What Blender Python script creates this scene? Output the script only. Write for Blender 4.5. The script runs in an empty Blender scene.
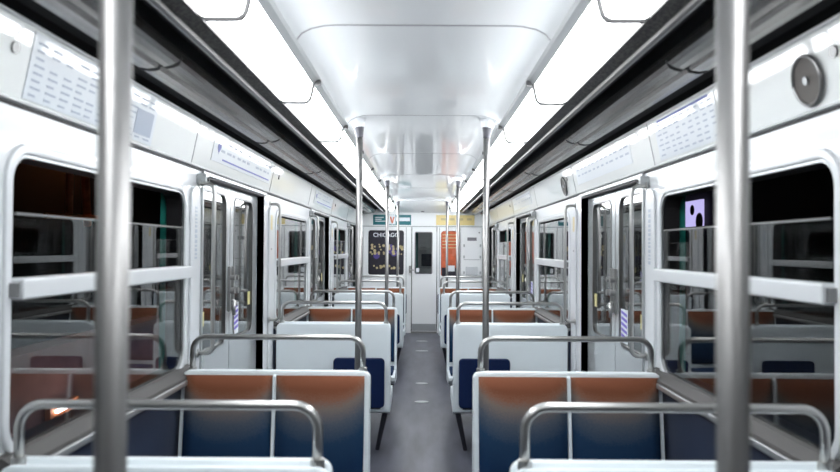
import bpy, bmesh, math, random
from mathutils import Matrix, Vector
random.seed(4)
S = bpy.context.scene
C = S.collection
PI = math.pi
H = 1.57            # eye height; heights written as H+something are measured from the eye
P = 3.6             # length of one bay of the car
YB, YE = -1.0, 13.2 # rear and front bulkheads

# ------------------------------------------------------------------ materials
def mat(name, col, rough=.5, metal=0, emit=None, es=0, spec=.5, coat=0, bump=None, noise=None):
    m = bpy.data.materials.new(name); m.use_nodes = True
    nt = m.node_tree; b = nt.nodes['Principled BSDF']
    b.inputs['Base Color'].default_value = (*col, 1)
    b.inputs['Roughness'].default_value = rough
    b.inputs['Metallic'].default_value = metal
    b.inputs['Specular IOR Level'].default_value = spec
    b.inputs['Coat Weight'].default_value = coat
    b.inputs['Coat Roughness'].default_value = .04
    if emit:
        b.inputs['Emission Color'].default_value = (*emit, 1)
        b.inputs['Emission Strength'].default_value = es
    if noise or bump:
        tc = nt.nodes.new('ShaderNodeTexCoord')
        n = nt.nodes.new('ShaderNodeTexNoise')
        sc = (noise or bump)[0]
        n.inputs['Scale'].default_value = sc
        n.inputs['Detail'].default_value = 5
        nt.links.new(tc.outputs['Object'], n.inputs['Vector'])
        if noise:
            r = nt.nodes.new('ShaderNodeMix'); r.data_type = 'RGBA'
            r.inputs[6].default_value = (*[c*(1-noise[1]) for c in col], 1)
            r.inputs[7].default_value = (*[min(1, c*(1+noise[1])) for c in col], 1)
            nt.links.new(n.outputs['Fac'], r.inputs[0])
            nt.links.new(r.outputs[2], b.inputs['Base Color'])
        if bump:
            n2 = nt.nodes.new('ShaderNodeTexNoise'); n2.inputs['Scale'].default_value = bump[0]
            nt.links.new(tc.outputs['Object'], n2.inputs['Vector'])
            bp = nt.nodes.new('ShaderNodeBump'); bp.inputs['Strength'].default_value = bump[1]
            bp.inputs['Distance'].default_value = .004
            nt.links.new(n2.outputs['Fac'], bp.inputs['Height'])
            nt.links.new(bp.outputs['Normal'], b.inputs['Normal'])
    return m

M = dict(
    white=mat('white_enamel', (.66, .685, .705), .3, coat=.3, noise=(3, .03)),
    cove=mat('cove_laminate', (.82, .85, .84), .3, coat=.9, noise=(2, .03)),
    ceil=mat('ceiling_laminate', (.84, .87, .885), .35, spec=.4, coat=.8, noise=(1.5, .03)),
    endlit=mat('end_wall_lit_white', (.92, .94, .95), .3, coat=.3),  # wall white raised in colour so the far bulkhead looks more strongly lit
    backgrey=mat('rear_wall_grey', (.10, .10, .10), .5),
    shell=mat('seat_shell_white', (.80, .87, .90), .38, noise=(8, .03)),
    steel=mat('brushed_steel', (.33, .325, .32), .42, 1, noise=(30, .08)),
    chrome=mat('polished_steel', (.47, .47, .46), .33, 1),
    dsteel=mat('dark_steel', (.25, .25, .25), .35, 1),
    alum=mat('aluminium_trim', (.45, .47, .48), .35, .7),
    door=mat('door_leaf_metal', (.52, .55, .57), .22, .35, noise=(5, .04)),
    bronze=mat('grey_bronze_metal', (.50, .475, .45), .22, .9, noise=(6, .2)),
    wedge=mat('wedge_plastic', (.07, .07, .085), .5),
    notice=mat('notice_print', (.42, .48, .56), .4),
    black=mat('black_recess', (.012, .012, .013), .6),
    rubber=mat('black_rubber', (.015, .014, .016), .45),
    grey=mat('grey_plastic', (.22, .22, .24), .4),
    slate=mat('slate_lower_panel', (.030, .040, .070), .4, noise=(6, .2)),
    navy=mat('navy_vinyl', (.003, .013, .060), .5, spec=.2),
    legm=mat('black_leg', (.012, .013, .02), .4),
    green=mat('jade_body_paint', (.02, .22, .18), .35),
    ledge=mat('sill_metal', (.065, .062, .060), .55, 0),
    paper=mat('advert_paper', (.70, .75, .80), .3, coat=.4),
    ink=mat('pale_blue_ink', (.36, .42, .52), .4),
    blueink=mat('blue_ink', (.10, .13, .45), .4),
    teal=mat('teal_print', (.01, .17, .20), .3),
    yellow=mat('yellow_print', (.85, .70, .32), .3),
    pale=mat('pale_print', (.80, .84, .88), .3),
    red=mat('coral_print', (.65, .18, .10), .3),
    orange=mat('orange_print', (.62, .13, .05), .35, noise=(14, .5)),
    night=mat('night_print', (.02, .018, .03), .3, noise=(20, .6)),
    cream=mat('cream_print', (.62, .52, .28), .4),
    purple=mat('purple_print', (.10, .07, .30), .4),
    lavender=mat('lavender_print', (.18, .13, .62), .4),
    lemon=mat('lemon_sticker', (.60, .55, .25), .4),
    soot=mat('sooty_concrete', (.006, .006, .0065), .9, noise=(2, .5)),
    rust=mat('rusty_iron', (.50, .17, .07), .6, .3, noise=(12, .5)),
    pink=mat('pinkish_render', (.30, .15, .15), .8, noise=(4, .5)),
    glow=mat('light_diffuser', (.9, .9, .9), .4, emit=(.95, .975, 1), es=4.2),
    fillglow=mat('ceiling_fill_glow', (.9, .9, .9), .4, emit=(.95, .975, 1), es=6.5),  # added stronger glow on the lamp sides to brighten the ceiling
    nextlamp=mat('next_car_lamp', (.9, .9, .9), .4, emit=(.95, .975, 1), es=1.2),
    tube=mat('tunnel_tube', (.9, .9, .9), .4, emit=(1, .93, .92), es=6),
    amber=mat('amber_bulb', (.9, .5, .2), .4, emit=(1, .35, .12), es=25),
    screen=mat('backlit_poster', (.3, .3, .4), .4, emit=(.36, .33, .60), es=.55),
    speaker=mat('speaker_mesh', (.13, .12, .11), .5, .3, bump=(400, .6)),
)
def glass_mat():
    m = bpy.data.materials.new('window_glass'); m.use_nodes = True
    nt = m.node_tree; nt.nodes.clear()
    out = nt.nodes.new('ShaderNodeOutputMaterial'); mix = nt.nodes.new('ShaderNodeMixShader')
    tr = nt.nodes.new('ShaderNodeBsdfTransparent'); gl = nt.nodes.new('ShaderNodeBsdfGlossy')
    tr.inputs[0].default_value = (.86, .88, .88, 1)
    gl.inputs['Roughness'].default_value = .0
    gl.inputs[0].default_value = (1, 1, 1, 1)
    fr = nt.nodes.new('ShaderNodeFresnel'); geo = nt.nodes.new('ShaderNodeNewGeometry')
    ma = nt.nodes.new('ShaderNodeMix')
    ma.inputs[2].default_value = 1.46; ma.inputs[3].default_value = 1/1.46
    nt.links.new(geo.outputs['Backfacing'], ma.inputs[0]); nt.links.new(ma.outputs[0], fr.inputs['IOR'])
    nt.links.new(fr.outputs[0], mix.inputs[0]); nt.links.new(tr.outputs[0], mix.inputs[1])
    nt.links.new(gl.outputs[0], mix.inputs[2]); nt.links.new(mix.outputs[0], out.inputs['Surface'])
    return m
M['glass'] = glass_mat()

def fabric_mat():
    # dyed cloth: rust brown top melting into navy, navy also up the side edges
    m = mat('dyed_seat_cloth', (.1, .1, .2), .8, spec=.2)
    nt = m.node_tree; b = nt.nodes['Principled BSDF']; L = nt.links
    tc = nt.nodes.new('ShaderNodeTexCoord'); sp = nt.nodes.new('ShaderNodeSeparateXYZ')
    L.new(tc.outputs['Object'], sp.inputs[0])
    mul = nt.nodes.new('ShaderNodeMapRange')
    mul.inputs[1].default_value = -.20; mul.inputs[2].default_value = .22
    L.new(sp.outputs['Z'], mul.inputs[0])
    # side edges go navy lower down
    ab = nt.nodes.new('ShaderNodeMath'); ab.operation = 'ABSOLUTE'; L.new(sp.outputs['X'], ab.inputs[0])
    pw = nt.nodes.new('ShaderNodeMath'); pw.operation = 'POWER'; pw.inputs[1].default_value = 3
    L.new(ab.outputs[0], pw.inputs[0])
    pm = nt.nodes.new('ShaderNodeMath'); pm.operation = 'MULTIPLY'; pm.inputs[1].default_value = 22
    L.new(pw.outputs[0], pm.inputs[0])
    sb = nt.nodes.new('ShaderNodeMath'); sb.operation = 'SUBTRACT'
    L.new(mul.outputs[0], sb.inputs[0]); L.new(pm.outputs[0], sb.inputs[1])
    nz = nt.nodes.new('ShaderNodeTexNoise'); nz.inputs['Scale'].default_value = 160
    L.new(tc.outputs['Object'], nz.inputs['Vector'])
    nm = nt.nodes.new('ShaderNodeMath'); nm.operation = 'MULTIPLY_ADD'
    nm.inputs[1].default_value = .16; L.new(nz.outputs['Fac'], nm.inputs[0]); L.new(sb.outputs[0], nm.inputs[2])
    cr = nt.nodes.new('ShaderNodeValToRGB'); L.new(nm.outputs[0], cr.inputs[0])
    e = cr.color_ramp.elements
    e[0].position = .08; e[0].color = (.005, .028, .080, 1)
    e[1].position = .97; e[1].color = (.205, .072, .036, 1)
    for p, c in ((.42, (.014, .044, .098, 1)), (.63, (.080, .100, .130, 1)), (.80, (.20, .160, .14, 1)), (.89, (.24, .110, .068, 1))):
        k = e.new(p); k.color = c
    L.new(cr.outputs[0], b.inputs['Base Color'])
    bp = nt.nodes.new('ShaderNodeBump'); bp.inputs['Strength'].default_value = .25; bp.inputs['Distance'].default_value = .002
    L.new(nz.outputs['Fac'], bp.inputs['Height']); L.new(bp.outputs[0], b.inputs['Normal'])
    return m
M['cloth'] = fabric_mat()

def floor_mat():
    m = mat('grey_linoleum', (.10, .11, .135), .38)
    nt = m.node_tree; b = nt.nodes['Principled BSDF']; L = nt.links
    tc = nt.nodes.new('ShaderNodeTexCoord')
    mp = nt.nodes.new('ShaderNodeMapping'); mp.inputs['Scale'].default_value = (3, .6, 1)
    n1 = nt.nodes.new('ShaderNodeTexNoise'); n1.inputs['Scale'].default_value = 2.5; n1.inputs['Detail'].default_value = 8
    L.new(tc.outputs['Object'], mp.inputs[0]); L.new(mp.outputs[0], n1.inputs['Vector'])
    n2 = nt.nodes.new('ShaderNodeTexNoise'); n2.inputs['Scale'].default_value = 180; n2.inputs['Detail'].default_value = 2
    L.new(tc.outputs['Object'], n2.inputs['Vector'])
    ad = nt.nodes.new('ShaderNodeMath'); ad.operation = 'MULTIPLY_ADD'; ad.inputs[1].default_value = .35
    L.new(n2.outputs['Fac'], ad.inputs[0]); L.new(n1.outputs['Fac'], ad.inputs[2])
    cr = nt.nodes.new('ShaderNodeValToRGB'); L.new(ad.outputs[0], cr.inputs[0])
    cr.color_ramp.elements[0].position = .40; cr.color_ramp.elements[0].color = (.028, .029, .043, 1)
    cr.color_ramp.elements[1].position = .92; cr.color_ramp.elements[1].color = (.105, .108, .138, 1)
    L.new(cr.outputs[0], b.inputs['Base Color'])
    return m
M['floor'] = floor_mat()

def perforated():
    m = mat('perforated_strip', (.03, .03, .03), .5)
    nt = m.node_tree; b = nt.nodes['Principled BSDF']
    tc = nt.nodes.new('ShaderNodeTexCoord'); v = nt.nodes.new('ShaderNodeTexVoronoi'); v.inputs['Scale'].default_value = 90
    nt.links.new(tc.outputs['Object'], v.inputs['Vector'])
    cr = nt.nodes.new('ShaderNodeValToRGB'); nt.links.new(v.outputs['Distance'], cr.inputs[0])
    cr.color_ramp.elements[0].position = .45; cr.color_ramp.elements[0].color = (.006, .006, .006, 1)
    cr.color_ramp.elements[1].position = .6; cr.color_ramp.elements[1].color = (.09, .085, .08, 1)
    nt.links.new(cr.outputs[0], b.inputs['Base Color'])
    return m
M['perf'] = perforated()

# ------------------------------------------------------------------ helpers
def obj(name, bm, m, parent=None, smooth=False, bevel=0, seg=2, loc=None):
    bmesh.ops.recalc_face_normals(bm, faces=bm.faces)
    me = bpy.data.meshes.new(name); bm.to_mesh(me); bm.free()
    o = bpy.data.objects.new(name, me); C.objects.link(o)
    me.materials.append(M[m] if isinstance(m, str) else m)
    if parent: o.parent = parent
    if loc: o.location = loc
    if smooth:
        for p in me.polygons: p.use_smooth = True
    if bevel:
        b = o.modifiers.new('b', 'BEVEL'); b.width = bevel; b.segments = seg; b.limit_method = 'ANGLE'
        b.angle_limit = math.radians(40)
        for p in me.polygons: p.use_smooth = True
        w = o.modifiers.new('w', 'WEIGHTED_NORMAL'); w.keep_sharp = True
    return o
def empty(name, loc=(0, 0, 0)):
    o = bpy.data.objects.new(name, None); C.objects.link(o); o.location = loc; o.empty_display_size = .1
    return o
def tag(o, label, cat, group=None):
    o['label'] = label; o['category'] = cat
    if group: o['group'] = group
    return o
def struct(o): o['kind'] = 'structure'; return o
def box(bm, x0, x1, y0, y1, z0, z1):
    v = [bm.verts.new(p) for p in ((x0,y0,z0),(x1,y0,z0),(x1,y1,z0),(x0,y1,z0),(x0,y0,z1),(x1,y0,z1),(x1,y1,z1),(x0,y1,z1))]
    for f in ((0,3,2,1),(4,5,6,7),(0,1,5,4),(1,2,6,5),(2,3,7,6),(3,0,4,7)):
        bm.faces.new([v[i] for i in f])
    return bm
def B(*a):
    bm = bmesh.new()
    if len(a) == 6: box(bm, *a)
    return bm
def prism(bm, pts, a, b, axis='y'):
    """closed polygon extruded: axis y -> pts are (x,z); x -> (y,z); z -> (x,y)"""
    f = {'y': lambda p, t: (p[0], t, p[1]), 'x': lambda p, t: (t, p[0], p[1]), 'z': lambda p, t: (p[0], p[1], t)}[axis]
    A = [bm.verts.new(f(p, a)) for p in pts]; D = [bm.verts.new(f(p, b)) for p in pts]
    n = len(pts)
    bm.faces.new(A); bm.faces.new(D[::-1])
    for i in range(n): bm.faces.new((A[i], A[(i+1) % n], D[(i+1) % n], D[i]))
    return bm
def strip(bm, pts, t, a, b):
    """open profile (x,z) given thickness t upward, extruded along y"""
    return prism(bm, list(pts) + [(x, z+t) for x, z in reversed(pts)], a, b)
def rrect(u0, u1, v0, v1, r, n=6):
    pts = []
    for cu, cv, a0 in ((u1-r, v1-r, 0), (u0+r, v1-r, 90), (u0+r, v0+r, 180), (u1-r, v0+r, 270)):
        for i in range(n+1):
            a = math.radians(a0 + 90*i/n)
            pts.append((cu + r*math.cos(a), cv + r*math.sin(a)))
    return pts
def outer_of(pts, u0, u1, v0, v1, n=6):
    """points on rect matched to an rrect's points"""
    out = []
    cs = ((u1, v1), (u0, v1), (u0, v0), (u1, v0))
    for q in range(4):
        for i in range(n+1):
            p = pts[q*(n+1)+i]; c = cs[q]
            if i == n//2: out.append(c)
            elif (i < n//2) == (q % 2 == 0): out.append((c[0], min(max(p[1], v0), v1)))
            else: out.append((min(max(p[0], u0), u1), c[1]))
    return out
def ring(bm, outer, inner, a, b, axis='x'):
    f = {'x': lambda p, t: (t, p[0], p[1]), 'y': lambda p, t: (p[0], t, p[1])}[axis]
    n = len(outer)
    V = [[bm.verts.new(f(p, t)) for p in q] for q, t in ((outer, a), (inner, a), (inner, b), (outer, b))]
    for i in range(n):
        j = (i+1) % n
        for k in range(4):
            l = (k+1) % 4
            try: bm.faces.new((V[k][i], V[k][j], V[l][j], V[l][i]))
            except ValueError: pass
    return bm
def plate_hole(bm, a, b, rect, hole, r, axis='x'):
    inn = rrect(*hole, r); return ring(bm, outer_of(inn, *rect), inn, a, b, axis)
def rring(bm, a, b, hole, r, w, axis='x'):
    inn = rrect(*hole, r)
    out = rrect(hole[0]-w, hole[1]+w, hole[2]-w, hole[3]+w, r+w)
    return ring(bm, out, inn, a, b, axis)
def tube(bm, pts, r, n=12, cap=True):
    pts = [Vector(p) for p in pts]
    rings = []; up = None
    for i, p in enumerate(pts):
        d = (pts[min(i+1, len(pts)-1)] - pts[max(i-1, 0)]).normalized()
        if up is None:
            up = Vector((0, 0, 1)) if abs(d.z) < .9 else Vector((1, 0, 0))
        s = d.cross(up).normalized(); up = s.cross(d).normalized()
        rr = r[i] if isinstance(r, (list, tuple)) else r
        rings.append([bm.verts.new(p + rr*(math.cos(2*PI*k/n)*s + math.sin(2*PI*k/n)*up)) for k in range(n)])
    for a, b in zip(rings, rings[1:]):
        for k in range(n): bm.faces.new((a[k], a[(k+1) % n], b[(k+1) % n], b[k]))
    if cap: bm.faces.new(rings[0][::-1]); bm.faces.new(rings[-1])
    return bm
def bend(p0, p1, p2, r, n=7):
    """points of a rounded corner p0-p1-p2"""
    p0, p1, p2 = map(Vector, (p0, p1, p2)); a = (p0-p1).normalized(); b = (p2-p1).normalized()
    c = p1 + r*a + r*b
    return [c - r*(math.cos(t)*b + math.sin(t)*a) for t in [PI/2*i/n for i in range(n+1)]]
def bendrail(pts, r):
    out = [Vector(pts[0])]
    for i in range(1, len(pts)-1): out += bend(pts[i-1], pts[i], pts[i+1], r)
    return out + [Vector(pts[-1])]
def copy_tree(o, parent=None):
    c = o.copy(); C.objects.link(c)
    if parent: c.parent = parent
    for ch in o.children: copy_tree(ch, c)
    return c
def disc(bm, c, r, t, axis, n=24):
    """short cylinder centred c, along axis vector"""
    ax = Vector(axis).normalized()
    return tube(bm, [Vector(c) - ax*t/2, Vector(c) + ax*t/2], r, n)
SID = {-1: 'left', 1: 'right'}

# ------------------------------------------------------------------ shell of the car
fl = struct(obj('floor', B(-1.15, 1.15, YB, YE, -.06, 0), 'floor'))

# ceiling : flat in the middle, curved down to the light troughs
ZC = H+.829
def cprof(h=0):
    pts = [(-.472, H+.775), (-.455, H+.797), (-.42, H+.815), (-.37, H+.826), (-.33, ZC-.0003), (-.29, ZC), (-.15, ZC)]
    return pts + [(0, ZC)] + [(-x, z) for x, z in reversed(pts)]
ce = struct(obj('ceiling', strip(bmesh.new(), cprof(), .03, YB, 12.35), 'ceil', smooth=False))
for p in ce.data.polygons: p.use_smooth = True
ce.modifiers.new('e', 'EDGE_SPLIT').split_angle = math.radians(35)
bm = bmesh.new()   # the ceiling bends down to the front bulkhead
A = [bm.verts.new((x, 12.35, z)) for x, z in cprof()]
D = [bm.verts.new((x, YE, H+.655 - (.03 if abs(x) > .46 else 0))) for x, z in cprof()]
for i in range(len(A)-1): bm.faces.new((A[i], A[i+1], D[i+1], D[i]))
r_ = bmesh.ops.extrude_face_region(bm, geom=bm.faces[:])
for v in [g for g in r_['geom'] if isinstance(g, bmesh.types.BMVert)]: v.co.z += .03
obj('sloping_end_panel', bm, 'ceil', ce)
for k in range(-1, 7):
    y = .84 + 1.8*k
    bm = strip(bmesh.new(), [(x*.998, z-.0015) for x, z in cprof()], .003, y-.005, y+.005)
    obj('panel_joint', bm, 'grey', ce)
obj('end_rib', strip(bmesh.new(), [(x*.99, z-.02) for x, z in cprof()], .022, 12.28, 12.35), 'white', ce)
obj('end_hook', B(-.03, .03, 13.0, 13.05, H+.655, H+.675), 'grey', ce)

trimn = 0
def trim(bm, m, child=None, **k):
    global trimn
    trimn += 1
    return struct(obj('trim_%d' % trimn, bm, m, **k))
for s in (-1, 1):
    X = lambda pts: [(s*x, z) for x, z in pts]
    # strip beside the curved ceiling, then backing over the lamps
    trim(strip(bmesh.new(), X([(.472, H+.775), (.486, H+.770), (.507, H+.752)]), .02, YB, YE), 'alum')
    # perforated strip, bright rail, black channel, bronze cover, dark gap
    trim(strip(bmesh.new(), X([(.653, H+.669), (.709, H+.663)]), .012, YB, YE), 'perf')
    tr = trim(prism(bmesh.new(), X([(.711, H+.650), (.722, H+.646), (.736, H+.652), (.736, H+.69), (.711, H+.69)]), YB, YE), 'steel')
    trim(strip(bmesh.new(), X([(.738, H+.675), (.745, H+.75), (.863, H+.75), (.868, H+.70)]), .01, YB, YE), 'black')
    br = trim(prism(bmesh.new(), X([(.868, H+.690), (.873, H+.668), (.885, H+.655), (.905, H+.646), (.925, H+.642), (.935, H+.650), (.947, H+.650), (.955, H+.638), (.985, H+.634), (1.015, H+.638), (1.035, H+.650), (1.04, H+.72), (.868, H+.72)]), YB, YE), 'bronze')
    for k in range(-2, 6):
        y = 2.55 + 1.8*k
        if y < YB+.1: continue
        obj('cover_joint', strip(bmesh.new(), X([(.869, H+.675), (.884, H+.652), (.905, H+.643), (.925, H+.639), (.935, H+.647), (.947, H+.647), (.955, H+.635), (.985, H+.631), (1.015, H+.635), (1.034, H+.646)]), .004, y-.008, y+.008), 'black', br)
    trim(strip(bmesh.new(), X([(1.041, H+.685), (1.06, H+.70), (1.104, H+.665)]), .01, YB, YE), 'black')

# side walls ---------------------------------------------------------------
WX = 1.15; ZW = H+.4025
winn = 0; doorn = 0
WZ0, WZ1 = H-.585, H+.268
def side_wall(s):
    global winn, doorn
    bm = bmesh.new()
    edges = []
    for k in (-1, 0, 1, 2, 3):
        y0 = max(YB, 1.57+P*k); y1 = min(YE, 3.71+P*k)
        if -1 < k < 3:
            plate_hole(bm, s*WX, s*(WX+.08), (y0, y1, 0, ZW), (1.975+P*k, 3.43+P*k, WZ0, WZ1), .09)
            box(bm, min(s*WX, s*(WX+.08)), max(s*WX, s*(WX+.08)), 3.71+P*k, 5.17+P*k, H+.375, ZW)
            continue
        if k == -1: y0, y1 = YB, .11
        box(bm, min(s*WX, s*(WX+.08)), max(s*WX, s*(WX+.08)), y0, y1, 0, ZW)
    box(bm, min(s*WX, s*(WX+.08)), max(s*WX, s*(WX+.08)), .11, 1.57, H+.375, ZW)
    w = struct(obj('wall_' + SID[s], bm, 'white'))
    # outer skin, jade green
    bm = bmesh.new()
    for k in (-1, 0, 1, 2, 3):
        y0 = max(YB, 1.57+P*k); y1 = min(YE, 3.71+P*k)
        if -1 < k < 3:
            plate_hole(bm, s*(WX+.082), s*(WX+.11), (y0, y1, -.2, ZW), (2.0+P*k, 3.42+P*k, WZ0-.02, WZ1+.02), .02)
        else: box(bm, min(s*(WX+.082), s*(WX+.11)), max(s*(WX+.082), s*(WX+.11)), y0, .11 if k < 0 else YE, -.2, ZW)
    for k in (-1, 0, 1, 2):
        box(bm, min(s*(WX+.082), s*(WX+.11)), max(s*(WX+.082), s*(WX+.11)), 3.71+P*k, 5.17+P*k, H+.375, ZW)
    obj('outer_skin', bm, 'green', w)
    # slanted advertising cove
    def cv(a, b, d0=0, d1=.02):
        n = Vector((-s*.980, -.203)) # inward
        p0 = Vector((s*1.15, H+.4025)); p1 = Vector((s*1.103, H+.63))
        return [tuple(p0+(p1-p0)*a+n*d1), tuple(p0+(p1-p0)*b+n*d1), tuple(p0+(p1-p0)*b+n*d0), tuple(p0+(p1-p0)*a+n*d0)]
    cb = prism(bmesh.new(), cv(0, 1, -.03, 0), YB, YE)
    cvo = obj('advert_cove', cb, 'cove', w)
    lp = prism(bmesh.new(), cv(.0, .05, -.0, .008), YB, YE); obj('cove_lower_lip', lp, 'alum', w, bevel=.003)
    lp = prism(bmesh.new(), cv(.955, 1.0, -.0, .006), YB, YE); obj('cove_upper_lip', lp, 'white', w, bevel=.002)
    gp = B(min(s*1.148, s*1.16), max(s*1.148, s*1.16), YB, YE, ZW-.012, ZW-.002); obj('cove_shadow_gap', gp, 'black', w)
    for y in (1.72, 3.52, 5.32, 7.12, 8.92, 10.72, 12.52):
        obj('cove_seam', prism(bmesh.new(), cv(.06, .95, 0, .0015), y-.003, y+.003), 'grey', w)
    for k in (0, 1, 2):
        y = 1.94+P*k
        q = cv(.62, .62, 0, .002)[0]
        obj('cove_lock', disc(bmesh.new(), (q[0], y, q[1]), .017, .008, (-s*.985, 0, -.174), 16), 'dsteel', w)
    for k in (-1, 0, 1, 2, 3):
        # lower dark panel and the pillars' sill
        a, b = (1.93+P*k, 3.50+P*k)
        if -1 < k < 3:
            obj('lower_panel', B(min(s*1.135, s*1.15), max(s*1.135, s*1.15), a, b, .0, .938), 'slate', w)
            sl = prism(bmesh.new(), [(s*1.15, H-.575), (s*1.129, H-.578), (s*1.092, H-.603), (s*1.088, H-.615), (s*1.15, H-.615)], a, b)
            obj('window_ledge', sl, 'ledge', w)
            obj('ledge_lip', B(min(s*1.085, s*1.15), max(s*1.085, s*1.15), a, b, H-.645, H-.618), 'alum', w, bevel=.006)
        # pillar covers with rounded tops and a vertical strip of small print
        for (c, kind) in ((3.57, 0), (5.36, 1)):
            yc = c+P*k
            if yc > 12.9 or yc < .0: continue
            r0 = .045
            pts = rrect(yc-.062, yc+.062, .02, H+.30, .055)
            pc = obj('pillar_cover', prism(bmesh.new(), pts, s*WX, s*(WX-.014), 'x'), 'white', w, bevel=.004)
            if kind == 0:
                bm = bmesh.new()
                z = H+.20
                while z > H-.06:
                    h = random.uniform(.008, .02)
                    box(bm, min(s*(WX-.0145), s*(WX-.0155)), max(s*(WX-.0145), s*(WX-.0155)), yc-.015, yc+.018, z-h, z); z -= h+.008
                obj('notice_lettering', bm, 'notice', pc)
            else:
                obj('yellow_notice', B(min(s*(WX-.0145), s*(WX-.0155)), max(s*(WX-.0145), s*(WX-.0155)), yc-.03, yc+.03, H+.13, H+.24), 'cream', pc)
                obj('small_plate', B(min(s*(WX-.0145), s*(WX-.0155)), max(s*(WX-.0145), s*(WX-.0155)), yc-.02, yc+.02, H-.02, H-.01), 'grey', pc)
        # lock boxes beside the doors
        yb = 3.645+P*k
        if yb < 13 and yb > 0:
            bx = obj('door_lock_box', B(min(s*1.10, s*1.15), max(s*1.10, s*1.15), yb-.03, yb+.03, H+.315, H+.372), 'alum', w, bevel=.005)
            obj('lock', disc(bmesh.new(), (s*1.10, yb, H+.345), .012, .01, (1, 0, 0)), 'black', bx)
    # windows ---------------------------------------------------------------
    for k in (0, 1, 2):
        y0, y1 = 1.975+P*k, 3.43+P*k
        winn += 1
        wn = struct(empty('window_%d' % winn, (s*WX, (y0+y1)/2, WZ0)))
        def ob(name, bm, m, **kw):
            o = obj(name, bm, m, wn, **kw); o.location = -wn.location; return o
        ob('frame', rring(bmesh.new(), s*(WX-.012), s*(WX+.02), (y0+.004, y1-.004, WZ0+.004, WZ1-.004), .086, .032), 'white', bevel=.006)
        ob('inner_trim', rring(bmesh.new(), s*(WX-.006), s*(WX+.0015), (y0+.010, y1-.014, WZ0+.008, WZ1-.014), .075, .009), 'alum')
        ob('gasket', rring(bmesh.new(), s*(WX+.0065), s*(WX+.079), (y0+.010, y1-.016, WZ0+.010, WZ1-.016), .07, .009), 'rubber')
        zb = H-.122
        bar = ob('cross_bar', B(min(s*(WX-.045), s*(WX+.03)), max(s*(WX-.045), s*(WX+.03)), y0+.004, y1-.004, zb-.03, zb+.03), 'white', bevel=.008, seg=3)
        for yy in (y0-.008, y1+.008):
            o = obj('bar_end', B(min(s*(WX-.035), s*(WX-.0)), max(s*(WX-.035), s*(WX-.0)), yy-.006, yy+.006, zb-.022, zb+.018), 'dsteel', bar)
        # lower fixed pane
        gx = sorted((s*(WX+.002), s*(WX+.006)))
        ob('lower_pane', B(gx[0], gx[1], y0+.008, y1-.008, WZ0+.008, zb-.03), 'glass')
        # upper sash : lowered in most windows, closed in the second of each side
        gx = sorted((s*(WX-.004), s*(WX+.001)))
        top = WZ1-.03 if k == 1 else H+.088
        ob('sliding_pane', B(gx[0], gx[1], y0+.02, y1-.02, zb, top), 'glass')
        if k != 1:
            ob('pane_edge', B(gx[0]-.002, gx[1]+.002, y0+.03, y1-.03, top, top+.006), 'dsteel')
        ob('outer_pane_rail', B(min(s*(WX+.06), s*(WX+.075)), max(s*(WX+.06), s*(WX+.075)), y0+.02, y1-.02, zb-.02, zb+.02), 'rubber')
    # doors -----------------------------------------------------------------
    for k in (-1, 0, 1, 2):
        y0, y1 = 3.71+P*k, 5.17+P*k
        doorn += 1
        d = struct(empty('door_%d' % doorn, (s*1.21, (y0+y1)/2, 0)))
        def ob(name, bm, m, par=d, **kw):
            o = obj(name, bm, m, par, **kw)
            if par is d: o.location = -d.location
            return o
        ym = (y0+y1)/2
        zt = H+.375
        for j, (a, b) in enumerate(((y0+.002, ym-.006), (ym+.006, y1-.002))):
            hx = sorted((s*1.200, s*1.235))
            hole = (a+.15, b-.09, H-.58, H+.315) if j == 0 else (a+.09, b-.15, H-.58, H+.315)
            lf = ob('door_leaf', plate_hole(bmesh.new(), s*1.200, s*1.235, (a, b, .01, zt-.012), hole, .07), 'door')
            ob('pane_gasket', rring(bmesh.new(), s*1.196, s*1.215, (hole[0]+.006, hole[1]-.006, hole[2]+.006, hole[3]-.006), .066, .016), 'dsteel', par=lf)
            g = sorted((s*1.208, s*1.214))
            ob('pane', B(g[0], g[1], hole[0]+.003, hole[1]-.003, hole[2]+.003, hole[3]-.003), 'glass', par=lf)
            ye = b-.035 if j == 0 else a+.035
            # vertical handle plate and latch lever at the meeting edges
            q = ob('latch', B(*sorted((s*1.180, s*1.200)), ye-.009, ye+.009, H-.40, H-.12), 'chrome', par=lf, bevel=.004)
            ob('lever', tube(bmesh.new(), [(s*1.165, ye, H-.36), (s*1.165, ye+(-.09 if j else .0), H-.33)] if j else [(s*1.16, ye, H-.42), (s*1.16, ye, H-.33)], .011), 'chrome', par=q, smooth=True)
            ob('knob', disc(bmesh.new(), (s*1.168, ye, H-.27), .02, .028, (1, 0, 0)), 'chrome', par=q)
            ob('knob', disc(bmesh.new(), (s*1.168, ye, H-.19), .016, .028, (1, 0, 0)), 'chrome', par=q)
            if j == 0: ob('yellow_sticker', B(*sorted((s*1.2060, s*1.2075)), hole[0]+.02, hole[0]+.085, H-.44, H-.36), 'lemon', par=lf)
            else: ob('yellow_sticker', B(*sorted((s*1.2060, s*1.2075)), hole[1]-.085, hole[1]-.02, H-.40, H-.31), 'lemon', par=lf)
            if (s == -1 and j == 1) or (s == 1 and j == 0):
                y_ = hole[0]+.01 if j else hole[1]-.15
                st = ob('warning_sticker', B(*sorted((s*1.2055, s*1.2075)), y_, y_+.14, H-.56, H-.36), 'pale', par=lf)
                bm = bmesh.new()
                for i in range(5):
                    zz = H-.385-.034*i
                    prism(bm, [(y_+.01, zz), (y_+.13, zz+.018), (y_+.13, zz), (y_+.01, zz-.018)], s*1.2050, s*1.2056, 'x')
                ob('blue_lettering', bm, 'lavender', par=lf)
        ob('meeting_rubber', B(*sorted((s*1.202, s*1.233)), ym-.006, ym+.006, .01, zt-.012), 'rubber')
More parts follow.
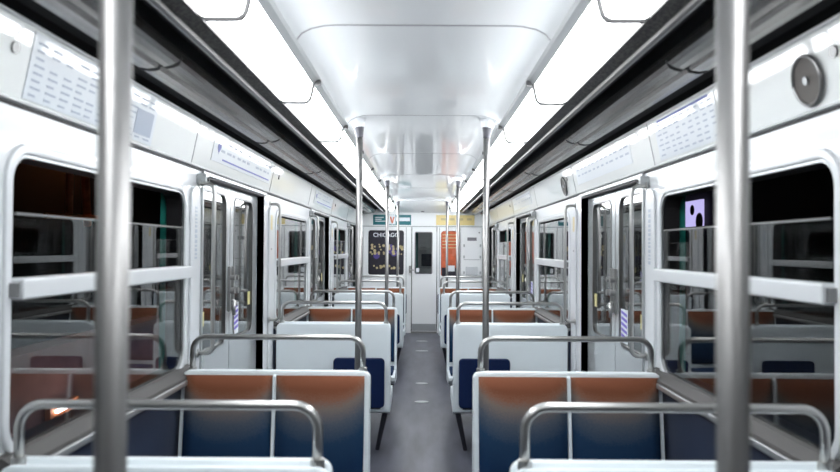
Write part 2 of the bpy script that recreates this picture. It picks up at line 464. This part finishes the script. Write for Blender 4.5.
        # black rubber reveals
        bm = B(*sorted((s*1.151, s*1.24)), y1, y1+.012, 0, zt+.0); 
        box(bm, *sorted((s*1.151, s*1.24)), y0-.012, y0, 0, zt)
        box(bm, *sorted((s*1.151, s*1.24)), y0, y1, zt-.010, zt+.003)
        ob('door_reveal', bm, 'rubber')
        ob('reveal_edge_trim', B(*sorted((s*1.140, s*1.1505)), y0-.02, y0, 0, zt), 'alum')
        ob('header_rail', B(*sorted((s*1.135, s*1.1505)), y0-.02, y1+.02, zt, zt+.018), 'alum')
        ob('threshold', B(*sorted((s*1.151, s*1.24)), y0, y1, 0, .01), 'steel')
    return w, cv
walls = {}
for s in (-1, 1): walls[s] = side_wall(s)

# ------------------------------------------------------------------ front bulkhead
YF = YE
bm = bmesh.new()
plate_hole(bm, YF, YF+.06, (-1.15, -.205, 0, ZW), (-1.004, -.343, H-.50, H+.325), .05, 'y')
plate_hole(bm, YF, YF+.06, (.275, .72, 0, ZW), (.343, .694, H-.53, H+.318), .06, 'y')
box(bm, .72, 1.15, YF, YF+.06, 0, ZW)
box(bm, -1.15, 1.15, YF, YF+.06, ZW, H+.72)
wf = struct(obj('wall_front', bm, 'endlit'))
obj('head_rail', B(-1.14, 1.14, YF-.012, YF-.001, ZW-.012, ZW+.004), 'alum', wf)
for x in (-1.10, -.30, .315, .705, 1.11):
    obj('joint_strip', B(x-.006, x+.006, YF-.004, YF-.0005, .02, ZW-.02), 'alum', wf)
# equipment panel
eq = obj('equipment_panel', B(.745, 1.095, YF-.02, YF-.001, .55, H+.38), 'endlit', wf, bevel=.004)
obj('vent_grille', B(.83, 1.0, YF-.026, YF-.0205, H+.14, H+.20), 'grey', eq)
obj('panel_lock', disc(bmesh.new(), (1.05, YF-.022, H+.29), .014, .01, (0, 1, 0)), 'grey', eq)
obj('hatch', B(.80, 1.02, YF-.06, YF-.0205, H-.50, H-.34), 'white', eq, bevel=.006)
for (x, z) in ((.77, H+.05), (1.07, H+.05), (.77, H-.16), (1.07, H-.16), (.77, H-.45), (1.07, H-.45)):
    obj('hinge', B(x-.012, x+.012, YF-.03, YF-.0205, z-.025, z+.025), 'alum', eq)
obj('panel_line', B(.76, 1.08, YF-.024, YF-.0205, H-.215, H-.205), 'alum', eq)
# end door
doorn += 1
ed = struct(obj('door_%d' % doorn, plate_hole(bmesh.new(), YF+.004, YF+.045, (-.19, .262, .03, ZW-.012), (-.133, .176, H-.47, H+.29), .02, 'y'), 'endlit'))
obj('pane_frame', rring(bmesh.new(), YF-.004, YF+.02, (-.127, .170, H-.464, H+.284), .015, .016, 'y'), 'grey', ed)
obj('pane', B(-.131, .174, YF+.018, YF+.024, H-.468, H+.288), 'glass', ed)
obj('kick_plate', B(-.185, .257, YF-.004, YF+.003, .04, .17), 'alum', ed)
hd = obj('door_handle', B(-.245, -.205, YF-.05, YF-.001, H-.46, H-.33), 'steel', ed, bevel=.006)
obj('lever', tube(bmesh.new(), [(-.225, YF-.06, H-.40), (-.15, YF-.06, H-.41)], .011), 'chrome', hd)
obj('notice', B(-.115, -.06, YF+.008, YF+.012, H-.45, H-.37), 'pale', ed)
obj('threshold', B(-.205, .275, YF-.05, YF+.06, 0, .03), 'steel', ed)

# back bulkhead
bw = struct(obj('wall_back', B(-1.15, 1.15, YB-.06, YB, 0, H+.72), 'backgrey'))
doorn += 1
bd = struct(obj('door_%d' % doorn, B(-.25, .25, YB, YB+.02, .03, 1.93), 'grey', bevel=.005))
obj('door_pane', B(-.14, .14, YB+.0205, YB+.025, 1.1, 1.83), 'black', bd)

# ------------------------------------------------------------------ posters in the bulkhead windows
def flat(x0, x1, z0, z1, y, t=.0015): return B(x0, x1, y-t, y, z0, z1)
p = empty('show_poster', (-.673, YF, H-.50))
tag(p, 'dark show poster with white title behind left panel of end wall', 'poster')
def pob(par, name, bm, m):
    o = obj(name, bm, m, par); o.location = -par.location; return o
pob(p, 'poster_sheet', B(-1.0, -.347, YF+.015, YF+.02, H-.496, H+.321), 'night')
def text_mesh(body, size, loc, rot):
    cu = bpy.data.curves.new('t', 'FONT'); cu.body = body; cu.size = size; cu.extrude = .0006
    cu.align_x = 'CENTER'; cu.align_y = 'CENTER'; cu.offset = size*.012
    to = bpy.data.objects.new('t', cu); C.objects.link(to)
    bpy.context.view_layer.update()
    me = bpy.data.meshes.new_from_object(to.evaluated_get(bpy.context.evaluated_depsgraph_get()))
    C.objects.unlink(to); bpy.data.objects.remove(to)
    bm = bmesh.new(); bm.from_mesh(me); bpy.data.meshes.remove(me)
    bm.transform(Matrix.Translation(loc) @ rot)
    return bm
RY = Matrix.Rotation(PI/2, 4, 'X')
def raw(par, name, bm, m):
    me = bpy.data.meshes.new(name); bm.to_mesh(me); bm.free(); me.materials.append(M[m])
    o = bpy.data.objects.new(name, me); C.objects.link(o); o.parent = par; o.location = -par.location; return o
raw(p, 'title', text_mesh('CHICAGO', .105, (-.673, YF+.0142, H+.235), RY), 'pale')
bm = bmesh.new()
for i in range(9):   # row of dancers' outlines, pale patches
    x = -.95+.08*i
    for j in range(5):
        xx = x+random.uniform(-.02, .02); zz = H+random.uniform(-.12, .06); w_ = random.uniform(.012, .03)
        disc(bm, (xx, YF+.0145, zz), w_, .001, (0, 1, 0), 8)
pob(p, 'figure_pattern', bm, 'cream')
bm = bmesh.new()
for i in range(10):
    xx = random.uniform(-.93, -.42); zz = H-.36+random.uniform(-.02, .03); disc(bm, (xx, YF+.0145, zz), random.uniform(.015, .03), .001, (0, 1, 0), 7)
pob(p, 'small_lettering', bm, 'cream')
bm = bmesh.new()
for x, z, w_, h_ in ((-.60, H-.02, .09, .18), (-.53, H-.1, .06, .2), (-.85, H-.15, .06, .12)):
    disc(bm, (x, YF+.0148, z), w_, .0008, (0, 1, 0), 10)
pob(p, 'purple_pattern', bm, 'purple')

p = empty('orange_poster', (.518, YF, H-.53))
tag(p, 'orange rounded poster in narrow panel right of the end door', 'poster')
pob(p, 'poster_sheet', B(.346, .691, YF+.015, YF+.02, H-.527, H+.315), 'orange')
bm = bmesh.new()
for i in range(5): box(bm, .37, .67, YF+.0135, YF+.0148, H+.24-.06*i, H+.255-.06*i)
pob(p, 'pale_lettering', bm, 'cream')
bm = bmesh.new(); box(bm, .36, .68, YF+.0135, YF+.0148, H-.52, H-.36)
pob(p, 'dark_footer', bm, 'night')
bm = bmesh.new(); box(bm, .47, .60, YF+.0120, YF+.0134, H-.43, H-.32); pob(p, 'white_patch', bm, 'pale')
bm = bmesh.new(); disc(bm, (.60, YF+.014, H-.06), .05, .001, (0, 1, 0), 12); disc(bm, (.57, YF+.014, H-.12), .03, .001, (0, 1, 0), 12); pob(p, 'emblem_print', bm, 'red')

# header adverts
hz0, hz1 = H+.425, H+.612
p = empty('teal_advert', (-.565, YF, hz0)); tag(p, 'teal and white advert strip above the dark poster on end wall', 'advert')
pob(p, 'card', B(-.917, -.213, YF-.008, YF-.001, hz0, hz1), 'teal')
pob(p, 'white_panel', B(-.645, -.50, YF-.0095, YF-.0082, hz0+.01, hz1-.005), 'pale')
pob(p, 'white_stripe', B(-.49, -.235, YF-.0095, YF-.0082, hz0+.07, hz1-.05), 'pale')
bm = bmesh.new()
prism(bm, [(-.61, hz0+.15), (-.58, hz0+.15), (-.56, hz0+.08), (-.54, hz0+.15), (-.515, hz0+.15), (-.55, hz0+.03), (-.575, hz0+.03)], YF-.0105, YF-.0097)
pob(p, 'coral_mark', bm, 'red')
bm = bmesh.new()
for r_i, (a, b) in enumerate(((-.88, -.72), (-.88, -.76), (-.88, -.68))): box(bm, a, b, YF-.0095, YF-.0082, hz0+.13-.035*r_i, hz0+.145-.035*r_i)
pob(p, 'lettering', bm, 'pale')
p = empty('yellow_advert', (.605, YF, hz0)); tag(p, 'pale yellow advert strip above orange poster on end wall', 'advert')
pob(p, 'card', B(.25, .96, YF-.008, YF-.001, hz0, hz1), 'yellow')
bm = bmesh.new()
for i in range(4): box(bm, .34+.16*i, .43+.16*i, YF-.0095, YF-.0082, hz0+.09, hz0+.13)
pob(p, 'lettering', bm, 'cream')

# cove adverts -------------------------------------------------------------
def cove_advert(name, s, y0, y1, a, b, label, rows, cols, logo=False, block=False, head=False):
    cv = walls[s][1]
    e = empty(name, (s*1.12, (y0+y1)/2, H+.42)); tag(e, label, 'advert')
    pob(e, 'card', prism(bmesh.new(), cv(a, b, .001, .003), y0, y1), 'paper')
    bm = bmesh.new(); h = (b-a)/(rows+1.0)
    for r in range(rows):
        t = b - (b-a)*.12 - h*r
        for c in range(cols):
            w_ = (y1-y0)/(cols+.4)
            if random.random() < .12: continue
            u = y0 + w_*(c+.3)
            if logo and c == 0: continue
            prism(bm, cv(t-h*.28, t, .0032, .0040), u, u+w_*random.uniform(.4, .75))
    pob(e, 'lettering', bm, 'ink')
    if head:
        pob(e, 'blue_heading', prism(bmesh.new(), cv(b-.06, b-.02, .0032, .0042), y0+.05, y1-.05), 'blueink')
    if block:
        pob(e, 'grey_block', prism(bmesh.new(), cv(a+.15*(b-a), b-.35*(b-a), .0042, .005), y1-.20, y1-.03), 'ink')
    if logo:
        bm = bmesh.new()
        n = cv(.5, .5, 0, .005)[0]
        c0 = Vector((n[0], y0+.09, n[1]))
        pts = []
        for i in range(16):
            t = 2*PI*i/16; pts.append((y0+.10+.028*math.sin(t)**3*1.2, .62+.13*(13*math.cos(t)-5*math.cos(2*t)-2*math.cos(3*t)-math.cos(4*t))/16))
        v = []
        for (yy, tt) in pts:
            q = cv(tt, tt, 0, .0048)[0]; v.append(bm.verts.new((q[0], yy, q[1])))
        bm.faces.new(v)
        r_ = bmesh.ops.extrude_face_region(bm, geom=bm.faces[:])
        for g in r_['geom']:
            if isinstance(g, bmesh.types.BMVert): g.co.x -= s*.0008
        pob(e, 'heart_mark', bm, 'blueink')
        pob(e, 'route_line', prism(bmesh.new(), cv(.36, .40, .0032, .0042), y0+.2, y1-.05), 'blueink')
cove_advert('text_advert', -1, 2.02, 2.98, .08, .92, 'large pale blue advert with small print above the left nearest window', 8, 11, block=True)
cove_advert('route_map', -1, 3.80, 5.25, .28, .88, 'pale line map strip with heart mark above left nearest door', 2, 12, logo=True)
cove_advert('text_advert', 1, 2.72, 3.42, .10, .92, 'pale printed advert with blue heading above the right nearest window', 7, 9, head=True)
cove_advert('route_map', 1, 3.85, 5.2, .28, .80, 'pale line map strip above right nearest door before the second speaker', 2, 12)
cove_advert('route_map', -1, 7.4, 8.8, .28, .88, 'pale line map strip above left second door', 2, 10, logo=True)
cove_advert('route_map', 1, 7.4, 8.8, .28, .88, 'pale line map strip above right second door', 2, 10)

# round speakers in the right cove
def speaker(y, label):
    cv = walls[1][1]
    q = cv(.42, .42, 0, .004)[0]; n = Vector((-.976, 0, -.217))
    e = empty('round_speaker', (q[0], y, q[1])); tag(e, label, 'speaker', 'round speakers in the right cove')
    c = Vector((0, 0, 0))
    obj('grille', disc(bmesh.new(), c+n*.002, .068, .008, n, 32), 'speaker', e)
    bm = bmesh.new()
    u = Vector((0, 1, 0)); v = n.cross(u)
    tube(bm, [c+n*.006 + .072*(math.cos(t)*u+math.sin(t)*v) for t in [2*PI*i/32 for i in range(33)]], .006, 8)
    obj('rim', bm, 'dsteel', e, smooth=True)
    obj('centre_cap', disc(bmesh.new(), c+n*.009, .012, .008, n, 16), 'alum', e)
speaker(2.08, 'large round grey speaker in right cove, nearest the viewer')
speaker(5.66, 'round grey speaker in right cove beyond the nearest door')

# ------------------------------------------------------------------ ceiling lights
def light(s, y0, y1, label):
    e = empty('ceiling_light', (s*.58, (y0+y1)/2, H+.669))
    tag(e, label, 'ceiling light', 'ceiling lights along the ' + SID[s] + ' trough')
    L_ = (y1-y0)/2
    X = lambda pts: [(s*(x-.58), z-.669) for x, z in pts]
    prof = X([(.512, .75), (.519, .715), (.526, .688), (.536, .672), (.548, .669), (.638, .669), (.648, .673), (.650, .685), (.650, .75)])
    df = obj('diffuser', prism(bmesh.new(), prof, -L_+.010, L_-.001), 'glow', e)
    sd = X([(.5105, .752), (.5175, .715), (.5245, .688), (.530, .676), (.533, .677), (.5265, .688), (.5195, .715), (.5125, .752)])
    obj('ceiling_fill_strip', prism(bmesh.new(), sd, -L_+.010, L_-.001), 'fillglow', df)  # added inner strip, brighter than the lamp, throwing fill light on the ceiling
    big = X([(.499, .752), (.506, .715), (.514, .682), (.529, .663), (.546, .659), (.640, .659), (.6515, .667), (.6515, .685), (.6515, .752)])
    obj('end_frame', prism(bmesh.new(), big, -L_, -L_+.016), 'black', df)
    obj('clip', B(*sorted((s*(.474-.58), s*(.500-.58))), -L_, -L_+.03, .080, .102), 'black', e)
ords = ['first', 'second', 'third', 'fourth', 'fifth', 'sixth', 'seventh', 'eighth', 'ninth', 'tenth']
for s in (-1, 1):
    for k in range(-3, 10):
        y0 = .86 + 1.2*k; y1 = min(y0+1.2, 13.15)
        if y0 < -.5: continue
        n = k
        if k < 0: lab = 'white glowing ceiling light panel behind the viewer on the ' + SID[s] + ' side'
        elif k == 0: lab = 'white ceiling light panel cut by top edge of view, ' + SID[s] + ' row'
        elif y1 > 12.8: lab = 'last white ceiling light panel on the ' + SID[s] + ', touching the end wall'
        else: lab = '%s white ceiling light panel from viewer, %s row' % (ords[k], SID[s])
        light(s, y0, y1, lab)

# ------------------------------------------------------------------ poles
def pole(s, y, label):
    x = s*.404
    e = empty('handrail_pole', (x, y, 0)); tag(e, label, 'pole', 'vertical poles in the door areas')
    obj('tube', tube(bmesh.new(), [(0, 0, .012), (0, 0, H+.705)], .0205, 24), 'steel', e, smooth=False)
    for pl in e.children[0].data.polygons: pl.use_smooth = len(pl.vertices) == 4
    obj('floor_flange', tube(bmesh.new(), [(0, 0, .0), (0, 0, .012)], .042, 24), 'steel', e)
    dx = s*.006
    obj('wedge_cap', tube(bmesh.new(), [(0, 0, H+.70), (dx, 0, H+.766)], [.0215, .034], 16), 'wedge', e)
    obj('mounting_bracket', tube(bmesh.new(), [(dx, 0, H+.766), (dx*2, 0, H+.80), (dx*2, 0, H+.817)], [.036, .046, .056], 16), 'white', e)
for s in (-1, 1):
    for k, w in enumerate(('foreground steel pole, thickest and most blurred, on the ', 'steel pole in the nearest doorway area behind the first benches on the ',
                           'thin steel pole at second doorway area on the ', 'thinnest steel pole close to the end wall on the ')):
        pole(s, .93+3.6*k, w + SID[s])

# grab rails beside the doors
def grab(s, y, label):
    e = tag(empty('grab_rail', (s*1.136, y, H-.54)), label, 'grab rail', 'grab rails on the door pillars')
    z0, z1 = 0, .86
    d = -s*.075
    pts = bendrail([(0, 0, z1), (d, 0, z1), (d, 0, z0), (0, 0, z0)], .035)
    obj('rail', tube(bmesh.new(), pts, .011, 12), 'chrome', e, smooth=True)
    obj('fixing', disc(bmesh.new(), (-s*.003, 0, z1), .022, .006, (1, 0, 0)), 'chrome', e)
    obj('fixing', disc(bmesh.new(), (-s*.003, 0, z0), .022, .006, (1, 0, 0)), 'chrome', e)
nth = ['nearest', 'second', 'third']
for s in (-1, 1):
    for k in range(3):
        grab(s, 3.62+P*k, 'vertical steel grab rail on near pillar of the %s %s door' % (nth[k], SID[s]))
        grab(s, 5.30+P*k, 'vertical steel grab rail on far pillar of the %s %s door' % (nth[k], SID[s]))

# ------------------------------------------------------------------ benches
def pad_mesh(w, h, t, puff=.018):
    """cushion w x h centred on origin in xz, front towards -y"""
    bm = bmesh.new(); nx, nz = 8, 8
    g = []
    for j in range(nz+1):
        r = []
        for i in range(nx+1):
            u, v = i/nx*2-1, j/nz*2-1
            r.append(bm.verts.new((u*w/2, -t - puff*(1-abs(u)**3)*(1-abs(v)**3), v*h/2)))
        g.append(r)
    for j in range(nz):
        for i in range(nx): bm.faces.new((g[j][i], g[j][i+1], g[j+1][i+1], g[j+1][i]))
    bk = [[bm.verts.new((v.co.x, 0, v.co.z)) for v in r] for r in g]
    for j in range(nz):
        for i in range(nx): bm.faces.new((bk[j][i], bk[j+1][i], bk[j+1][i+1], bk[j][i+1]))
    for i in range(nx):
        bm.faces.new((g[0][i], bk[0][i], bk[0][i+1], g[0][i+1])); bm.faces.new((g[nz][i], g[nz][i+1], bk[nz][i+1], bk[nz][i]))
    for j in range(nz):
        bm.faces.new((g[j][0], g[j+1][0], bk[j+1][0], bk[j][0])); bm.faces.new((g[j][nx], bk[j][nx], bk[j+1][nx], g[j+1][nx]))
    return bm
def make_bench(s, f):
    """s: side of the car; f=-1 faces the viewer, f=+1 faces away. y origin: front face of the back rest at its top"""
    xi, xo = .243, 1.118
    e = empty('double_seat_bench', (s*(xi+xo)/2, 0, 0))
    X0 = -(xo-xi)/2; X1 = -X0
    # profile in (y,z): y>0 is behind when f=-1, mirrored when f=+1
    g = -f
    ZT = .992
    prof = [(.0, ZT-.012), (.006, ZT), (.036, ZT), (.042, ZT-.013), (.060, ZT-.013), (.066, ZT-.006), (.084, ZT-.006), (.09, ZT-.018), (.09, ZT-.06), (.09, .36), (.075, .31), (.03, .29), (-.42, .33), (-.47, .37), (-.47, .40), (-.44, .415), (-.075, .40), (-.065, .44)]
    bm = prism(bmesh.new(), [(y*g, z) for y, z in prof], X0, X1, 'x')
    bm.free(); bm = bmesh.new()
    rc = .034; secs = [(X0+rc*(1-math.cos(t)), rc*(1-math.sin(t))) for t in [PI/2*i/5 for i in range(6)]]
    secs += [(-x, dz) for x, dz in reversed(secs)]
    ls = [[bm.verts.new((x, y*g, z-dz if z > ZT-.05 else z)) for y, z in prof] for x, dz in secs]
    n = len(prof)
    for a, b in zip(ls, ls[1:]):
        for i in range(n): bm.faces.new((a[i], a[(i+1) % n], b[(i+1) % n], b[i]))
    bm.faces.new(ls[0]); bm.faces.new(ls[-1][::-1])
    sh = obj('shell', bm, 'shell', e, bevel=.005, seg=2)
    # raised rim round the cushions
    wpad = (X1-X0-.022*2-.016)/2
    th = math.atan2(.065, ZT-.012-.44)
    for i in (0, 1):
        cx = X0+.022+wpad/2 + i*(wpad+.016)
        pb = obj('back_cushion', pad_mesh(wpad, .50, .008), 'cloth', e, smooth=True)
        pb.rotation_euler = (0, 0, 0)
        pb.location = (cx, -.034*g + .0*g, .725)
        pb.rotation_euler = (-th if g > 0 else th, 0, 0) if g > 0 else (th, 0, 0)
        if g < 0: pb.scale.y = -1
        sp = obj('seat_cushion', pad_mesh(wpad, .37, .03, .02), 'navycloth', e, smooth=True)
        sp.location = (cx, -.26*g, .408); sp.rotation_euler = (-PI/2, 0, 0)
    ml = obj('middle_strip', prism(bmesh.new(), [(-.004*g, ZT-.012), (-.072*g, .44), (-.09*g, .44), (-.028*g, ZT-.02)], -.007, .007, 'x'), 'shell', e)
    # steel rail along the top
    yr = .05*g
    pts = bendrail([(X0+.035, yr, ZT-.02), (X0+.035, yr, ZT+.152), (X1-.035, yr, ZT+.152), (X1-.035, yr, ZT-.02)], .065)
    tr = obj('top_rail', tube(bmesh.new(), pts, .0135, 14), 'chrome', e, smooth=True)
    for xx in (X0+.035, X1-.035): obj('rail_socket', tube(bmesh.new(), [(xx, yr, ZT-.016), (xx, yr, ZT+.010)], .019, 14), 'chrome', tr)
    # leg at the aisle end, leaning outward
    xa = X0 if s > 0 else X1
    bm = tube(bmesh.new(), [(xa+s*.03, .02*g, .34), (xa+s*.10, -.0*g, .0)], [.024, .016], 10)
    obj('leg', bm, 'legm', e)
    bm = tube(bmesh.new(), [(xa+s*.03, -.38*g, .36), (xa+s*.10, -.36*g, .0)], [.024, .016], 10)
    obj('leg', bm, 'legm', e)
    obj('wall_bracket', B(*sorted((-xa-s*.0, -xa-s*.05)), min(-.40*g, .05*g), max(-.40*g, .05*g), .0, .31), 'legm', e)
    return e
M['navycloth'] = mat('navy_seat_cloth', (.006, .026, .08), .8, spec=.2, noise=(160, .3))
where = {(-1, 0): 'nearest', (-1, 1): 'second', (-1, 2): 'third'}
for s in (-1, 1):
    for f, y0, lab in ((1, 1.975, 'white bench back seen from behind at near end of %s %s window'),
                       (-1, 3.33, 'bench with brown and blue cushions facing viewer, far end of %s %s window')):
        proto = make_bench(s, f)
        for k in range(3):
            b = proto if k == 0 else copy_tree(proto)
            b.location.y = y0 + P*k
            tag(b, lab % (nth[k], SID[s]), 'bench', 'double benches in rows along the aisle')

# ------------------------------------------------------------------ folding seats
def folding(s, x0, x1, y, label):
    """hangs folded upright on a surface at y facing the viewer"""
    e = tag(empty('folding_seat', ((x0+x1)/2, y, .355)), label, 'folding seat', 'navy folding seats')
    w = (x1-x0)/2
    obj('pad', prism(bmesh.new(), rrect(-w, w, .0, .375, .03), -.065, -.025), 'navy', e, bevel=.01, seg=3)
    obj('back_plate', B(-w+.04, w-.04, -.025, -.001, .02, .33), 'grey', e)
    bm = tube(bmesh.new(), [(-w+.03, -.04, .0), (w-.03, -.04, .0)], .012, 10); obj('hinge_bar', bm, 'legm', e)
    return e
for s in (-1, 1):
    for k in (1, 2):
        x0, x1 = sorted((s*.283, s*.672))
        folding(s, x0, x1, 1.885+P*k, 'navy folding seat folded up on back of the %s white bench on the %s' % (nth[k], SID[s]))
    x0, x1 = sorted((s*.285, s*.67))
    folding(s, x0, x1, YF-.03, 'navy folding seat folded against end wall %s of the end door' % SID[s])

# thin pale discs along the aisle floor
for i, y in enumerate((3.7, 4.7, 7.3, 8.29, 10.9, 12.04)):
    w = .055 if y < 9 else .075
    o = obj('floor_disc', tube(bmesh.new(), [(0, 0, .0005), (0, 0, .004)], w, 20), 'plate' if False else 'alum', loc=(0, y, 0))
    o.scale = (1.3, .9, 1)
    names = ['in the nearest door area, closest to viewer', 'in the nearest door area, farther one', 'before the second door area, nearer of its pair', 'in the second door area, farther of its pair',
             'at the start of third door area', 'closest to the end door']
    tag(o, 'small pale round disc on floor ' + names[i], 'floor plate', 'pale discs down the aisle')

# ------------------------------------------------------------------ outside: dark tunnel
tw = struct(obj('wall_tunnel_left', B(-3.3, -3.2, -6, 22, -1.2, 4.5), 'soot'))
tw = struct(obj('wall_tunnel_right', B(3.2, 3.3, -6, 22, -1.2, 4.5), 'soot'))
struct(obj('ceiling_tunnel', B(-3.3, 3.3, -6, 22, 4.5, 4.6), 'soot'))
struct(obj('floor_tunnel', B(-3.3, 3.3, -6, 22, -1.3, -1.2), 'soot'))
# roof and underframe of the car keep the inside light inside
struct(obj('ceiling_roof', B(-1.26, 1.26, YB-.06, YE+.06, H+.90, H+.94), 'soot'))
bm = B(-1.26, -1.12, YB-.06, YE+.06, ZW+.23, H+.90); box(bm, 1.12, 1.26, YB-.06, YE+.06, ZW+.23, H+.90)
struct(obj('trim_roof_sides', bm, 'soot'))
# rusty brackets with an amber lamp, left
e = tag(empty('iron_bracket', (-3.15, 6.2, H+.2)), 'rusty diagonal iron bracket lit orange outside the left nearest window', 'bracket')
obj('strut', tube(bmesh.new(), [(.02, .45, .0), (.15, .12, .42), (.20, -.1, .62)], .035, 10), 'rust', e)
obj('strut', tube(bmesh.new(), [(.05, -.35, .05), (.18, .45, .06)], .025, 10), 'rust', e)
obj('strut', tube(bmesh.new(), [(.02, .1, .05), (.22, -.3, .75)], .03, 10), 'rust', e)
lm = tag(empty('tunnel_lamp', (-2.95, 6.4, H+.95)), 'small amber lamp above the rusty bracket outside left window', 'lamp')
obj('bulb', tube(bmesh.new(), [(0, 0, -.03), (0, 0, .03)], .03, 12), 'amber', lm)
obj('hood', tube(bmesh.new(), [(0, 0, .03), (0, 0, .10)], [.07, .03], 12), 'rust', lm)
obj('arm', tube(bmesh.new(), [(0, 0, .09), (-.25, 0, .09)], .012, 8), 'rust', lm)
# low light tube and pink wall, left
e = tag(empty('wall_light', (-2.2, 4.45, .53)), 'small white light tube low outside the left nearest window', 'lamp')
obj('light_tube', tube(bmesh.new(), [(0, -.14, .04), (0, .14, .04)], .011, 10), 'tube', e)
obj('holder', B(-.05, -.018, -.18, .18, -.01, .07), 'rust', e)
o = obj('pink_plaster_wall', B(-2.45, -2.27, 3.2, 6.4, -1.2, .95), 'pink')
tag(o, 'low pinkish plaster wall outside the left nearest window behind the light tube', 'wall')
# backlit panel, right
e = tag(empty('backlit_poster', (3.17, 8.45, H+.27)), 'pale lavender backlit poster with dark shapes outside the right nearest window', 'poster')
obj('panel', B(-.03, .0, -.42, .42, .0, .30), 'screen', e)
bm = bmesh.new(); disc(bm, (-.034, -.15, .19), .06, .006, (1, 0, 0), 14); disc(bm, (-.034, .22, .13), .12, .006, (1, 0, 0), 14); disc(bm, (-.034, -.36, .05), .10, .006, (1, 0, 0), 14)
obj('dark_pattern', bm, 'black', e)
# next car seen through the end door
nc = empty('next_car', (0, 14.1, 0)); tag(nc, 'grey end of the next car seen through the end door pane', 'train car')
nb = obj('end_wall', plate_hole(bmesh.new(), 0, .06, (-1.15, 1.15, -.1, 2.3), (-.13, .30, 1.0, 1.9), .04, 'y'), 'bronze', nc)
obj('green_post', B(-.15, -.085, -.10, -.002, .2, 2.0), 'green', nc)
obj('white_shelf', B(-.06, .10, -.12, -.002, H-.04, H+.01), 'white', nc)
obj('white_shelf', B(-.06, .24, -.12, -.002, H-.49, H-.40), 'white', nc)
obj('back_panel', B(-.5, .6, .5, .55, 0, 2.2), 'alum', nc)
obj('lit_ceiling_panel', B(-.3, .4, .12, .45, 2.25, 2.28), 'nextlamp', nc)
obj('seat_back', B(-.02, .2, .40, .47, 1.2, 1.45), 'slate', nc)

# ------------------------------------------------------------------ world, camera
w = bpy.data.worlds.new('night'); S.world = w; w.use_nodes = True
w.node_tree.nodes['Background'].inputs[0].default_value = (.01, .012, .016, 1)
w.node_tree.nodes['Background'].inputs[1].default_value = .3
cam = bpy.data.cameras.new('camera'); co = bpy.data.objects.new('camera', cam); C.objects.link(co)
cam.sensor_width = 36; cam.lens = 713/840*36
cam.clip_start = .05
R = math.radians
co.matrix_world = Matrix.Translation((0, 0, H)) @ Matrix.Rotation(R(.20), 4, 'Z') @ Matrix.Rotation(R(90+.965), 4, 'X') @ Matrix.Rotation(R(.35), 4, 'Z')
cam.dof.use_dof = True; cam.dof.focus_distance = 7.0; cam.dof.aperture_fstop = 2.8
S.camera = co
S.view_settings.view_transform = 'Standard'; S.view_settings.look = 'None'
S.view_settings.gamma = 1; S.view_settings.use_curve_mapping = False
S.view_settings.exposure = 1.44
S.cycles.max_bounces = 10; S.cycles.diffuse_bounces = 5; S.cycles.glossy_bounces = 6
S.cycles.transparent_max_bounces = 24
S.cycles.sample_clamp_indirect = 6
